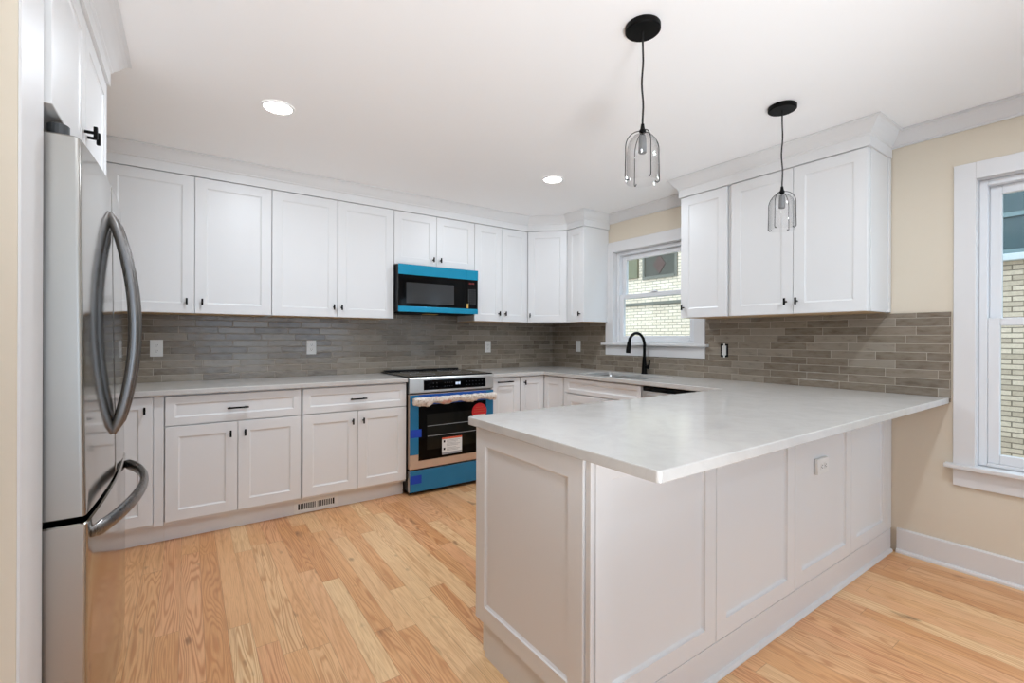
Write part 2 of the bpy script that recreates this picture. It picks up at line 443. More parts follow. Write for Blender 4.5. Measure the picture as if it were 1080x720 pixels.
# wall behind the camera with two openings
b = MB()
for x0, x1 in ((-6.2, -3.2), (-1.8, -1.5), (-0.1, 0.15)): b.box(x0, -8.15, 0, x1, -8.0, CZ)
for x0, x1 in ((-3.2, -1.8), (-1.5, -0.1)):
    b.box(x0, -8.15, 2.1, x1, -8.0, CZ); b.box(x0, -8.15, 0, x1, -8.0, 0.3)
struct(b.build('wall_front', 'ceiling'))

# sky portals in the openings (they only guide the sampling of the sky)
def portal(loc, rot, sx, sy):
    l = bpy.data.lights.new('sky_portal', 'AREA'); l.shape = 'RECTANGLE'; l.size = sx; l.size_y = sy
    l.cycles.is_portal = True
    o = bpy.data.objects.new('sky_portal', l); C.objects.link(o); o.location = loc; o.rotation_euler = rot
for xc in (-2.5, -0.8): portal((xc, -8.10, 1.2), (PI/2, 0, 0), 1.4, 1.8)
for w_ in (WIN1, WIN2, WIN3): portal((0.14, (w_[0]+w_[1])/2, (w_[2]+w_[3])/2), (PI/2, 0, PI/2), w_[0]-w_[1], w_[3]-w_[2])

tag(MB().box(-5.6, -7.7, 0.0, -0.5, -4.45, 0.012, 0.004).build('floor_reflector', 'reflector'), 'large pale rug added on the floor behind the camera for neutral bounce', 'reflector')  # unseen, added to weaken the warm bounce from the oak floor

# backsplash tile
b = MB(); b.box(-4.399, -0.010, 0.88, -0.0005, -0.0005, 1.380); b.box(-1.982, -0.010, 1.380, -1.217, -0.0005, 1.60)
struct(b.build('wall_backsplash_back', 'tileA'))
b = MB()
b.box(-0.010, -0.0105, 0.88, -0.0005, -0.826, 1.385)
b.box(-0.010, -0.826, 0.88, -0.0005, -1.895, 1.073)
b.box(-0.010, -1.895, 0.89, -0.0005, -3.3405, 1.377)
struct(b.build('wall_backsplash_right', 'tileB'))

# crown mouldings (sit above the cabinets and along the right wall)
def cab_crown(z0, z1=2.352):
    return [(0.0, z0), (0.0105, z0), (0.0105, z1-0.012), (0.018, z1-0.006), (0.018, z1), (0.024, z1+0.006), (0.036, z1+0.020), (0.052, z1+0.044),
            (0.064, z1+0.058), (0.076, z1+0.061), (0.076, CZ-0.001), (-0.03, CZ-0.001), (-0.03, z0)]
wall_crown = [(0.0, 2.335), (0.010, 2.335), (0.010, 2.345), (0.018, 2.350), (0.032, 2.368), (0.050, 2.392), (0.062, 2.402), (0.074, 2.405), (0.074, CZ-0.001), (0.0, CZ-0.001)]
ZF = 2.283
struct(MB().sweep([(-4.395, -0.335), (-0.607, -0.335), (-0.335, -0.617), (-0.335, -0.853), (-0.002, -0.853)], cab_crown(ZF)).build('trim_2', 'cab'))
struct(MB().sweep([(-0.002, -1.895), (-0.335, -1.895), (-0.335, -3.072), (-0.002, -3.072)], cab_crown(ZF)).build('trim_3', 'cab'))
struct(MB().sweep([(-0.001, -0.86), (-0.001, -1.888)], wall_crown).build('trim_4', 'trim'))
struct(MB().sweep([(-0.001, -3.079), (-0.001, -7.99)], wall_crown).build('trim_5', 'trim'))
struct(MB().sweep([(-3.66, -2.428), (-3.66, -1.46), (-4.395, -1.46)], cab_crown(ZF)).build('trim_6', 'cab'))

# baseboards
bb = [(0.0, 0.0), (0.028, 0.0), (0.028, 0.010), (0.022, 0.019), (0.014, 0.020), (0.014, 0.130), (0.010, 0.137), (0.0, 0.138)]
struct(MB().sweep([(-0.001, -3.112), (-0.001, -7.99)], bb).build('baseboard_right', 'trim'))
struct(MB().sweep([(-6.04, -7.99), (-6.04, -2.63)], bb).build('baseboard_living', 'trim'))
struct(MB().sweep([(-6.02, -2.621), (-3.70, -2.621)], bb).build('baseboard_partition', 'trim'))

# ------------------------------------------------------------------ windows in the right wall
def window(name, win, cas, right_cas=None, top_cas=None):
    yh, yl, z0, z1 = win
    w = yh-yl
    r = bpy.data.objects.new(name, None); C.objects.link(r); r.location = (0, yh, 0); r.rotation_euler = (0, 0, EAST)
    struct(r)
    tc_ = top_cas or cas; rc = right_cas or cas
    # local: x 0..w along the wall (towards the viewer), y<0 into the room, y>0 outwards
    b = MB()
    b.box(-cas, -0.018, z0, 0.004, 0, z1+tc_, 0.002); b.box(w-0.004, -0.018, z0, w+rc, 0, z1+tc_, 0.002)
    b.box(0.004, -0.018, z1-0.004, w-0.004, 0, z1+tc_, 0.002)
    b.build('window_casing', 'trim', r)
    b = MB()   # jamb liner
    b.box(0, 0.0, z0, 0.006, 0.15, z1); b.box(w-0.006, 0.0, z0, w, 0.15, z1); b.box(0.006, 0.0, z1-0.006, w-0.006, 0.15, z1); b.box(0.006, 0.03, z0, w-0.006, 0.15, z0+0.004)
    b.build('window_jamb', 'trim', r)
    b = MB(); b.box(-cas-0.032, -0.050, z0-0.004, w+rc+0.032, 0.03, z0+0.018, 0.004); b.build('window_sill', 'trim', r)
    b = MB(); b.box(-cas, -0.016, z0-0.098, w+rc, 0.0, z0-0.0045, 0.002); b.build('window_apron', 'trim', r)
    # vinyl frame
    zz0, zz1 = z0+0.019, z1-0.007
    b = MB()
    b.box(0.0065, 0.040, zz0, 0.038, 0.13, zz1, 0.003); b.box(w-0.038, 0.040, zz0, w-0.0065, 0.13, zz1, 0.003)
    b.box(0.038, 0.040, zz1-0.030, w-0.038, 0.13, zz1, 0.003); b.box(0.038, 0.040, zz0, w-0.038, 0.13, zz0+0.018, 0.003)
    b.build('window_frame', 'vinyl', r)
    zm = (z0+z1)/2+0.012
    def sash(nm, y0, y1, za, zb, rails):
        b = MB(); st = 0.045; x0, x1 = 0.0385, w-0.0385
        b.box(x0, y0, za, x0+st, y1, zb, 0.004); b.box(x1-st, y0, za, x1, y1, zb, 0.004)
        b.box(x0+st, y0, za, x1-st, y1, za+rails[0], 0.004); b.box(x0+st, y0, zb-rails[1], x1-st, y1, zb, 0.004)
        f = b.build(nm, 'vinyl', r)
        ym = (y0+y1)/2
        MB().box(x0+st-0.003, ym-0.002, za+rails[0]-0.003, x1-st+0.003, ym+0.002, zb-rails[1]+0.003).build('window_pane', 'pane', f)
        return f
    lo = sash('lower_sash', 0.046, 0.078, zz0+0.0185, zm+0.020, (0.048, 0.040))
    sash('upper_sash', 0.084, 0.116, zm-0.020, zz1-0.0305, (0.040, 0.045))
    b = MB(); b.box(w/2-0.03, 0.030, zm+0.0205, w/2+0.03, 0.060, zm+0.030, 0.003); b.cyl((w/2, 0.045, zm+0.030), (w/2, 0.045, zm+0.040), 0.010); b.build('sash_lock', 'vinyl', r)
    return r
window('window_1', WIN1, 0.088, 0.091, 0.094)
window('window_2', WIN2, 0.082, 0.085, 0.084)
window('window_3', WIN3, 0.082, 0.085, 0.084)

# ------------------------------------------------------------------ neighbours outside
struct(MB().box(0.16, -14, -0.70, 14, 16, -0.60).build('ground', 'ground'))
h = thing('neighbour_house', 'cream brick house wall outside the window over the sink', 'house', (4.3, 2.2, -0.6))
MB().box(0, -2.6, 0, 0.4, 7.0, 5.4).build('wall', 'brick_cream', h)
MB().box(-0.05, -2.6, 2.50, -0.002, 7.0, 2.56, 0.008).build('ledge', 'stone', h)
f = MB(); y0, y1, z0, z1 = -0.72, 0.00, 3.08, 4.30
f.box(-0.03, y0-0.05, z0-0.06, -0.001, y0, z1+0.05); f.box(-0.03, y1, z0-0.06, -0.001, y1+0.05, z1+0.05); f.box(-0.03, y0, z1, -0.001, y1, z1+0.05); f.box(-0.04, y0, z0-0.06, -0.001, y1, z0)
fo = f.build('window_frame', 'stone', h)
MB().box(-0.012, y0, z0, -0.001, y1, z1).build('pane', 'darkpane', fo)
d = MB()
for cz in (3.30, 3.72, 4.12):
    d.rings([[(-0.020, -0.36+a, cz+c) for a, c in ((-.15, 0), (0, -.19), (.15, 0), (0, .19))], [(-0.013, -0.36+a, cz+c) for a, c in ((-.15, 0), (0, -.19), (.15, 0), (0, .19))]])
d.build('diamond_light', 'diamond', fo)
MB().box(-0.06, 0.16, 3.08, -0.001, 0.9, 5.0).build('board_panel', 'greenwall', h)
h = thing('neighbour_house', 'tan brick house wall with grey-green window, outside the tall right window', 'house', (4.3, -4.2, -0.6))
MB().box(0, -6.0, 0, 0.4, 3.7, 5.4).build('wall', 'brick_tan', h)
f = MB(); y0, y1, z0, z1 = -1.6, 2.2, 2.80, 3.75
f.box(-0.05, y0, z1, -0.001, y1, z1+0.12); f.box(-0.05, y0, z0+0.42, -0.001, y1, z0+0.47); f.box(-0.05, y0, z0, -0.001, y0+.07, z1); f.box(-0.05, y1-.07, z0, -0.001, y1, z1); f.box(-0.05, 0.9, z0, -0.001, 0.96, z1); f.box(-0.05, y0, z0, -0.001, y1, z0+.05)
fo = f.build('window_frame', 'paleteal', h)
MB().box(-0.02, y0+.07, z0+.05, -0.001, y1-.07, z1).build('pane', 'teal', fo)
MB().box(-0.10, y0-.1, z0-.08, -0.001, y1+.1, z0, 0.01).build('sill', 'whitesill', h)

# ------------------------------------------------------------------ cabinets
def tknob(parent, x, z, y=-0.02, L=0.042):
    b = MB(); b.cyl((x, y, z), (x, y-0.026, z), 0.0050, 10); b.box(x-0.0055, y-0.034, z-L/2, x+0.0055, y-0.023, z+L/2, 0.0025)
    return b.build('knob', 'black', parent)
def bar(parent, x, z, L, y=-0.02):
    b = MB()
    for s in (-1, 1): b.cyl((x+s*L*0.36, y, z), (x+s*L*0.36, y-0.028, z), 0.0045, 10)
    b.box(x-L/2, y-0.036, z-0.005, x+L/2, y-0.025, z+0.005, 0.002)
    return b.build('handle', 'black', parent)
def front(parent, name, x0, x1, z0, z1, pull=None, rail=0.064, g=0.0016, mat='cab', rx=None):
    d = MB().shaker(x0+g, z0+g, x1-x0-2*g, z1-z0-2*g, 0.0, 0.02, rail, rx=rx).build(name, mat, parent)
    if pull:
        if pull[0] == 'k': tknob(d, pull[1], pull[2])
        else: bar(d, pull[1], pull[2], pull[3])
    return d
KI = 0.042   # knob distance from the door edge

def upper(label, loc, rot, w, doors, z0=1.381, z1=2.281, d=0.311, pulls=True, side=None):
    t = thing('wall_cabinet', label, 'cabinet', loc, rot)
    MB().box(0.001, 0.0, z0+0.003, w-0.001, d, z1, 0.001).build('body', 'cab', t)
    MB().box(0.018, 0.012, z0+0.0005, w-0.018, d-0.004, z0+0.0028).build('bottom_panel', 'maple', t)
    for (x0, x1, kx) in doors:
        front(t, 'door', x0, x1, z0, z1, ('k', kx, z0+0.077) if kx is not None else None)
    return t
YF = -0.315   # carcass front plane of the wall cabinets on the back wall
upper('white wall cabinet partly hidden by the refrigerator, in the far left corner', (-4.398, YF, 0), 0, 0.597, [(0.0, 0.597, 0.55)])
upper('white double-door wall cabinet nearest the refrigerator on the back wall', (-3.800, YF, 0), 0, 0.912, [(0, 0.457, 0.457-KI), (0.457, 0.912, 0.457+KI)])
upper('white double-door wall cabinet just left of the microwave', (-2.887, YF, 0), 0, 0.903, [(0, 0.453, 0.453-0.029), (0.453, 0.903, 0.453+0.029)])
t = thing('wall_cabinet', 'short white wall cabinet directly above the microwave', 'cabinet', (-1.983, YF, 0), 0)
MB().box(0.001, 0, 1.838, 0.765, 0.311, 2.281, 0.001).build('body', 'cab', t)
for x0, x1, kx in ((0, 0.383, 0.383-0.035), (0.383, 0.766, 0.383+0.035)): front(t, 'door', x0, x1, 1.835, 2.281, ('k', kx, 1.900))
upper('white narrow double-door wall cabinet just right of the microwave', (-1.216, YF, 0), 0, 0.608, [(0, 0.302, 0.302-0.035), (0.302, 0.608, 0.302+0.035)])
# diagonal corner cabinet
P0 = Vector((-0.607, -0.335)); P1 = Vector((-0.335, -0.617)); dv = (P1-P0); LL = dv.length; ang = math.atan2(dv.y, dv.x)
t = thing('wall_cabinet', 'white diagonal corner wall cabinet with a single door', 'cabinet', (P0.x, P0.y, 0), ang)
R_ = Matrix.Rotation(-ang, 2)
nrm = Vector((-math.sin(ang), math.cos(ang)))
q0, q1 = P0+nrm*0.02, P1+nrm*0.02
pl = [q0, q1, Vector((-0.002, -0.616)), Vector((-0.002, -0.004)), Vector((-0.606, -0.004))]
pl = [tuple(R_ @ (p-P0)) for p in pl]
MB().prism(pl, 1.384, 2.281).build('body', 'cab', t)
k = MB().shaker(0.002, 1.3826, LL-0.004, 0.897, 0.02, 0.02).build('door', 'cab', t); tknob(k, 0.032, 1.45, 0.0)
upper('white slim wall cabinet between the corner cabinet and the sink window', (YF, -0.618, 0), EAST, 0.234, [(0, 0.234, 0.234-0.045)])
upper('white single-door wall cabinet just right of the sink window', (YF, -1.896, 0), EAST, 0.367, [(0, 0.367, 0.028)])
t = upper('large white double-door wall cabinet at the right end above the peninsula', (YF, -2.264, 0), EAST, 0.806, [(0.026, 0.424, 0.424-KI+.004), (0.424, 0.806, 0.424+KI-.016)])
MB().box(0.8062, 0.018, 1.384, 0.810, 0.309, 2.281).build('end_panel', 'cab', t)
MB().box(0.8102, 0.272, 1.384, 0.816, 0.309, 2.281, 0.001).build('scribe_strip', 'cab', t)
# above the refrigerator
t = thing('wall_cabinet', 'white double-door cabinet above the refrigerator', 'cabinet', (-3.68, -2.414, 0), WEST)
MB().box(0.001, 0, 1.815, 0.953, 0.712, 2.281, 0.001).build('body', 'cab', t)
front(t, 'door', 0, 0.471, 1.812, 2.281, ('k', 0.471-0.028, 1.905)); front(t, 'door', 0.471, 0.953, 1.812, 2.281, ('k', 0.471+0.030, 1.905))

# base cabinets
def base(label, loc, rot, w, d=0.59, toe=True, name='base_cabinet'):
    t = thing(name, label, 'cabinet', loc, rot)
    MB().box(0.001, 0, 0.112, w-0.001, d, 0.881, 0.001).build('body', 'cab', t)
    if toe: MB().box(0.0, 0.056, 0.0, w, 0.072, 0.1118).build('toe_kick', 'cab', t)
    return t
YB = -0.606; ZT = 0.874; ZB = 0.128; ZD = 0.694
t = base('white base cabinet in the left corner, half hidden by the refrigerator', (-4.398, YB, 0), 0, 0.905)
front(t, 'door', 0.45, 0.855, ZB, ZT, ('k', 0.855-0.038, 0.800))
MB().box(0.859, -0.012, ZB-0.014, 0.9055, 0.0, 0.880).build('filler_strip', 'cab', t)
for lab, x0, w, kk in (('white base cabinet with drawer over two doors, nearer the refrigerator', -3.492, 0.752, 0.040),
                       ('white base cabinet with drawer over two doors, just left of the range', -2.739, 0.753, 0.038)):
    t = base(lab, (x0, YB, 0), 0, w)
    front(t, 'drawer', 0.004, w-0.004, ZD+0.004, ZT, ('b', w/2+0.0, 0.783, 0.118), rail=0.046)
    front(t, 'door', 0.004, w/2, ZB, ZD, ('k', w/2-kk, 0.622)); front(t, 'door', w/2, w-0.004, ZB, ZD, ('k', w/2+kk, 0.622))
t = base('narrow white pull-out base cabinet just right of the range', (-1.215, YB, 0), 0, 0.311)
front(t, 'door', 0.004, 0.311, ZB, ZT, ('b', 0.135, 0.838, 0.17), rail=0.07)
# lazy-susan corner: L-shaped, bifold doors meeting in the inner corner
t = thing('base_cabinet', 'white corner base cabinet with two hinged doors meeting in the corner', 'cabinet', (-0.903, YB, 0), 0)
MB().prism([(0.001, 0.0), (0.297, 0.0), (0.297, -0.296), (0.888, -0.296), (0.888, 0.59), (0.001, 0.59)], 0.112, 0.881).build('body', 'cab', t)
MB().prism([(0.001, 0.056), (0.353, 0.056), (0.353, -0.296), (0.369, -0.296), (0.369, 0.072), (0.001, 0.072)], 0.0, 0.1118).build('toe_kick', 'cab', t)
front(t, 'door', 0.004, 0.275, ZB, ZT, ('k', 0.045, 0.822), rx=0.055)
d2 = MB(); d2.T = Matrix.Translation((0.297, 0.0, 0)) @ Matrix.Rotation(EAST, 4, 'Z'); d2.shaker(0.0225, ZB+0.002, 0.262, ZT-ZB-0.004, 0.0, 0.02, 0.064, rx=0.055); d2.build('door', 'cab', t)
# sink base
XB = -0.606
t = thing('base_cabinet', 'white sink base cabinet under the window', 'cabinet', (XB, -0.904, 0), EAST)
b = MB()
b.box(0.001, 0, 0.112, 0.867, 0.018, 0.881); b.box(0.001, 0.018, 0.112, 0.019, 0.59, 0.881); b.box(0.849, 0.018, 0.112, 0.867, 0.59, 0.881); b.box(0.019, 0.018, 0.112, 0.849, 0.59, 0.130); b.box(0.019, 0.575, 0.130, 0.849, 0.59, 0.881)
b.build('body', 'cab', t)
MB().box(0.001, 0.056, 0.0, 0.867, 0.072, 0.1118).build('toe_kick', 'cab', t)
MB().box(0.002, -0.018, ZB, 0.030, 0.0, ZT).build('filler_strip', 'cab', t)
front(t, 'drawer_front', 0.032, 0.864, 0.745, ZT, None, rail=0.034); front(t, 'door', 0.032, 0.448, ZB, 0.738, ('k', 0.408, 0.66)); front(t, 'door', 0.448, 0.864, ZB, 0.738, ('k', 0.488, 0.66))
# dishwasher
t = thing('dishwasher', 'built-in dishwasher with dark top edge between sink cabinet and peninsula', 'dishwasher', (XB, -1.776, 0), EAST)
MB().box(0.003, 0.02, 0.10, 0.602, 0.57, 0.872).build('body', 'blackplastic', t)
d = MB().box(0.004, -0.024, 0.115, 0.600, 0.019, 0.842, 0.004).build('door', 'steelh', t)
MB().box(0.006, -0.015, 0.8425, 0.598, 0.019, 0.872, 0.002).build('control_strip', 'blackglass', d)
MB().box(0.05, -0.034, 0.795, 0.555, -0.0245, 0.825, 0.004).build('handle', 'steelh', d)
MB().box(0.004, 0.056, 0.0, 0.600, 0.070, 0.0995).build('kick_plate', 'blackplastic', t)

# ------------------------------------------------------------------ peninsula
PX, PY = -2.42, -3.065
t = thing('peninsula_cabinet', 'white panelled peninsula cabinet under the overhanging worktop', 'cabinet', (PX, PY, 0))
MB().box(0.0, 0.0, 0.0, 2.418, 0.590, 0.881).build('body', 'cab', t)
JX = [0.002, 0.613, 1.218, 1.832, 2.347]
for a, c in zip(JX[:-1], JX[1:]):
    MB().shaker(a+0.0015, 0.128, c-a-0.003, 0.752, 0.0, 0.02, 0.066, bev=0.008, rec=0.012).build('back_panel', 'cab', t)
MB().box(2.350, -0.019, 0.128, 2.418, 0.0, 0.880).build('filler_strip', 'cab', t)
MB().box(-0.004, -0.0205, 0.0, 2.405, 0.0, 0.1265, 0.001).build('base_board', 'trim', t)
MB().rings([[(x, -0.0205-o, z) for o, z in ((0, 0.0), (0.014, 0.0), (0.014, 0.006), (0.009, 0.015), (0, 0.018))] for x in (-0.018, 2.390)]).build('shoe_moulding', 'trim', t)
e = MB(); e.T = Matrix.Translation((-0.004, 0.609, 0)) @ Matrix.Rotation(EAST, 4, 'Z'); e.shaker(0.0, 0.132, 0.604, 0.745, 0.0, 0.0205, 0.064, rec=0.010); e.build('end_panel', 'cab', t)
MB().box(-0.004, -0.0185, 0.1268, 0.0, 0.61, 0.880).build('end_skin', 'cab', t)
MB().box(-0.0165, -0.0185, 0.1275, -0.0042, 0.003, 0.880, 0.002).build('corner_post', 'cab', t)
MB().box(-0.015, -0.019, 0.0, -0.0005, 0.556, 0.1262, 0.001).build('kick_board', 'trim', t)
for a, c in ((0.03, 0.60), (0.60, 1.17)):
    d = MB(); d.T = Matrix.Translation((c, 0.590, 0)) @ Matrix.Rotation(PI, 4, 'Z'); d.shaker(0.002, ZB, c-a-0.004, ZT-ZB, 0.0, 0.02); d.build('door', 'cab', t)

# ------------------------------------------------------------------ worktops
TOPZ = 0.914
tag(MB().prism([(-4.398, -0.0115), (-1.986, -0.0115), (-1.986, -0.652), (-4.398, -0.652)], 0.8825, TOPZ, 0.004).build('worktop', 'quartz'),
    'straight white quartz worktop running left of the range', 'worktop')
def rrect(x0, y0, x1, y1, r, n=6):
    o = []
    for cx, cy, a0 in ((x1-r, y1-r, 0), (x0+r, y1-r, 90), (x0+r, y0+r, 180), (x1-r, y0+r, 270)):
        for i in range(n+1):
            a = math.radians(a0+90*i/n); o.append((cx+r*math.cos(a), cy+r*math.sin(a)))
    return o
SK = (-0.545, -1.70, -0.135, -1.0)   # clear of the cabinet sides
outl = [(-1.2125, -0.0115), (-0.0115, -0.0115), (-0.0115, -3.336), (-2.455, -3.338), (-2.463, -3.330), (-2.463, -2.426), (-2.455, -2.418), (-0.645, -2.418), (-0.645, -0.652), (-1.2125, -0.652)]
tag(MB().prism(outl, 0.8825, TOPZ, 0.003, holes=[rrect(*SK, 0.03)]).build('worktop', 'quartz'),
    'white quartz worktop with sink that turns the corner and covers the peninsula', 'worktop')

# sink and faucet
s = thing('sink', 'undermount steel sink set in the worktop under the window', 'sink', (-0.34, -1.35, 0.70))
rr = lambda g, z: [(x+0.34, y+1.35, z-0.70) for x, y in rrect(SK[0]+g, SK[1]+g, SK[2]-g, SK[3]-g, 0.03)]
MB().rings([rr(-0.012, 0.8815), rr(0.001, 0.8815), rr(0.006, 0.87), rr(0.012, 0.72), rr(0.035, 0.705)], False, True).build('basin', 'sinksteel', s, True)
MB().lathe([(0.045, 0.012), (0.04, 0.016), (0.02, 0.012), (0.0001, 0.011)], 0, 0, 20).build('drain', 'handle', s, True)
f = thing('faucet', 'matte black gooseneck kitchen faucet standing behind the sink', 'faucet', (-0.066, -1.341, TOPZ))
MB().lathe([(0.0001, 0.0), (0.027, 0.0), (0.027, 0.006), (0.0225, 0.012), (0.021, 0.075), (0.0185, 0.10), (0.0145, 0.15), (0.0145, 0.152), (0.0001, 0.152)], 0, 0, 24).build('body', 'black', f, True)
pth = [(0, 0, 0.15), (0, 0, 0.20), (0, 0, 0.255)]+[(-0.103+0.103*math.cos(a), 0, 0.255+0.103*math.sin(a)) for a in [PI*i/18 for i in range(1, 16)]]
x_, z_ = pth[-1][0], pth[-1][2]
pth.append((x_-0.006, 0, z_-0.025))
MB().tube(pth, 0.0125, 14).build('spout', 'black', f, True)
MB().tube([(x_-0.006, 0, z_-0.020), (x_-0.010, 0, z_-0.045), (x_-0.016, 0, z_-0.085), (x_-0.019, 0, z_-0.115), (x_-0.0195, 0, z_-0.120)], [0.0145, 0.017, 0.0195, 0.021, 0.019], 16).build('spray_head', 'black', f, True)
b = MB(); b.tube([(0, -0.015, 0.062), (0, -0.045, 0.062)], 0.0165, 14); b.tube([(0, -0.040, 0.062), (0.003, -0.050, 0.085), (0.004, -0.056, 0.120)], [0.010, 0.0085, 0.006], 10)
b.build('lever_handle', 'black', f, True)

# ------------------------------------------------------------------ range
rx0, rx1 = -1.981, -1.2165; RW = rx1-rx0
r = thing('range', 'stainless electric range still wrapped in blue protective film', 'range', (rx0, -0.62, 0))
MB().box(0.003, 0.0, 0.028, RW-0.003, 0.59, 0.903).build('body', 'blackplastic', r)
ct = MB().box(-0.003, -0.022, 0.9155, RW+0.003, 0.600, 0.925, 0.003).build('cooktop', 'cookglass', r)
MB().box(0.02, 0.548, 0.9252, RW-0.02, 0.592, 0.938, 0.004).build('vent_lip', 'blackplastic', ct)
for cx, cy, rad in ((0.19, 0.14, 0.105), (0.56, 0.14, 0.085), (0.19, 0.41, 0.08), (0.57, 0.41, 0.105)):
    MB().lathe([(rad, 0.9252), (rad, 0.9256), (rad-0.004, 0.9256), (rad-0.004, 0.9252)], cx, cy, 40).build('burner_ring', 'greyprint', ct)
# control panel (leans back a little)
cp = MB(); cp.rings([[(x, -0.036, 0.792), (x, -0.046, 0.800), (x, -0.040, 0.905), (x, -0.032, 0.9145), (x, 0.0, 0.915), (x, 0.0, 0.792)] for x in (0.001, RW-0.001)])
cp = cp.build('control_panel', 'steelh', r)
dy = lambda z: -0.0462+(z-0.80)*0.006/0.105
dp = MB(); dp.rings([[(0.118, dy(0.815)-k, 0.815), (0.684, dy(0.815)-k, 0.815), (0.684, dy(0.892)-k, 0.892), (0.118, dy(0.892)-k, 0.892)] for k in (0.0, 0.003)])
dp = dp.build('display', 'blackglass', cp)
for cx in [0.17, 0.20, 0.23]+[0.30+0.022*i for i in range(4)]+[0.50+0.03*i for i in range(6)]:
    for zz in (0.838, 0.866): MB().box(cx-0.0035, dy(zz)-0.0042, zz-0.002, cx+0.0035, dy(zz)-0.0028, zz+0.002).build('touch_mark', 'dimprint', dp)
b = MB()
for cx in (0.402, 0.412, 0.426, 0.436): b.box(cx-0.003, dy(0.855)-0.0044, 0.846, cx+0.003, dy(0.855)-0.0028, 0.866)
b.build('clock', 'ledw', dp)
# oven door: frame in film with the glass
od = MB().box(0.004, -0.045, 0.206, RW-0.004, -0.001, 0.784, 0.004).build('oven_door', 'baresteel', r)
MB().box(0.003, -0.0480, 0.318, 0.075, -0.0452, 0.782, 0.001).build('film', 'filmdark', od)
MB().box(RW-0.075, -0.0480, 0.318, RW-0.003, -0.0452, 0.782, 0.001).build('film', 'filmdark', od)
MB().box(0.0755, -0.0480, 0.700, RW-0.0755, -0.0452, 0.782, 0.001).build('film', 'filmedge', od)
dg = MB().box(0.0755, -0.0472, 0.268, RW-0.0755, -0.0452, 0.6995, 0.001).build('door_glass', 'blackglass', od)
b = MB().box(0.145, -0.0482, 0.345, RW-0.145, -0.0474, 0.625).build('oven_window', 'ovenglass', dg)
for zz in (0.45, 0.53):
    MB().box(0.15, -0.0488, zz, RW-0.15, -0.0483, zz+0.004).build('oven_rack', 'greyprint', dg)
hd = MB()
for sx in (0.055, RW-0.055): hd.tube([(sx, -0.048, 0.742), (sx, -0.092, 0.742)], 0.009, 10)
hd.tube([(0.02, -0.096, 0.742), (RW-0.02, -0.096, 0.742)], 0.0125, 14)
hd = hd.build('handle', 'steelh', od, True)
# crumpled plastic sleeve around the handle
rng = random.Random(3); rings = []; n = 14; NS = 46
for i in range(NS+1):
    u = i/NS; x = 0.012+u*(RW-0.024)
    sag = 0.012+0.010*math.sin(u*21)+0.028*math.exp(-((u-0.17)/0.035)**2)
    ring = []
    for k in range(n):
        a = 2*PI*k/n; rad = 0.022+rng.uniform(-0.004, 0.004)
        zz = math.sin(a)*rad
        if zz < 0: zz -= sag*(-math.sin(a))
        ring.append((x+rng.uniform(-0.002, 0.002), -0.096+math.cos(a)*rad*0.95, 0.744+zz))
    rings.append(ring)
MB().rings(rings).build('plastic_sleeve', 'wrap', hd, True)
dr = MB().box(0.004, -0.045, 0.030, RW-0.004, -0.001, 0.196, 0.004).build('drawer', 'steelh', r)
MB().box(0.003, -0.0480, 0.031, RW-0.003, -0.0452, 0.1955, 0.001).build('film', 'filmdark', dr)
MB().box(0.006, -0.0492, 0.452, 0.098, -0.0482, 0.515).build('tape_piece', 'tape', od)
MB().box(0.008, -0.0492, 0.094, 0.100, -0.0482, 0.158).build('tape_piece', 'tape', dr)
lb = MB().box(0.275, -0.0500, 0.288, 0.455, -0.0490, 0.425).build('warning_label', 'sticker', od); lb['label'] = 'white warning label'
MB().box(0.275, -0.0506, 0.411, 0.455, -0.0501, 0.425).build('label_band', 'orange', lb)
for zz in (0.395, 0.335): MB().box(0.287, -0.0506, zz-0.010, 0.303, -0.0501, zz+0.008).build('warning_mark', 'slot', lb)
b = MB()
for i, zz in enumerate((0.398, 0.388, 0.376, 0.366, 0.356, 0.338, 0.328, 0.318)): b.box(0.315, -0.0505, zz, 0.438-0.018*(i % 3), -0.0501, zz+0.003)
b.box(0.275, -0.0505, 0.288, 0.455, -0.0501, 0.306)
b.build('printed_line', 'greyprint', lb)
sc = MB(); sc.rings([[(0.622+0.072*math.cos(a), yy, 0.606+0.072*math.sin(a)) for a in [2*PI*k/32 for k in range(32)]] for yy in (-0.0490, -0.0500)])
sc = sc.build('round_sticker', 'red', od); sc['label'] = 'round red sticker'
MB().box(0.565, -0.0506, 0.535, 0.680, -0.0501, 0.582).build('sticker_band', 'sticker', sc)
b = MB()
for zz, hw in ((0.640, 0.034), (0.622, 0.050), (0.604, 0.052)): b.box(0.622-hw, -0.0504, zz, 0.622+hw, -0.0501, zz+0.005)
b.build('printed_line', 'orange', sc)
for fx in (0.05, RW-0.05):
    for fy in (0.03, 0.55): MB().cyl((fx, fy, 0.0), (fx, fy, 0.028), 0.018).build('foot', 'blackplastic', r)

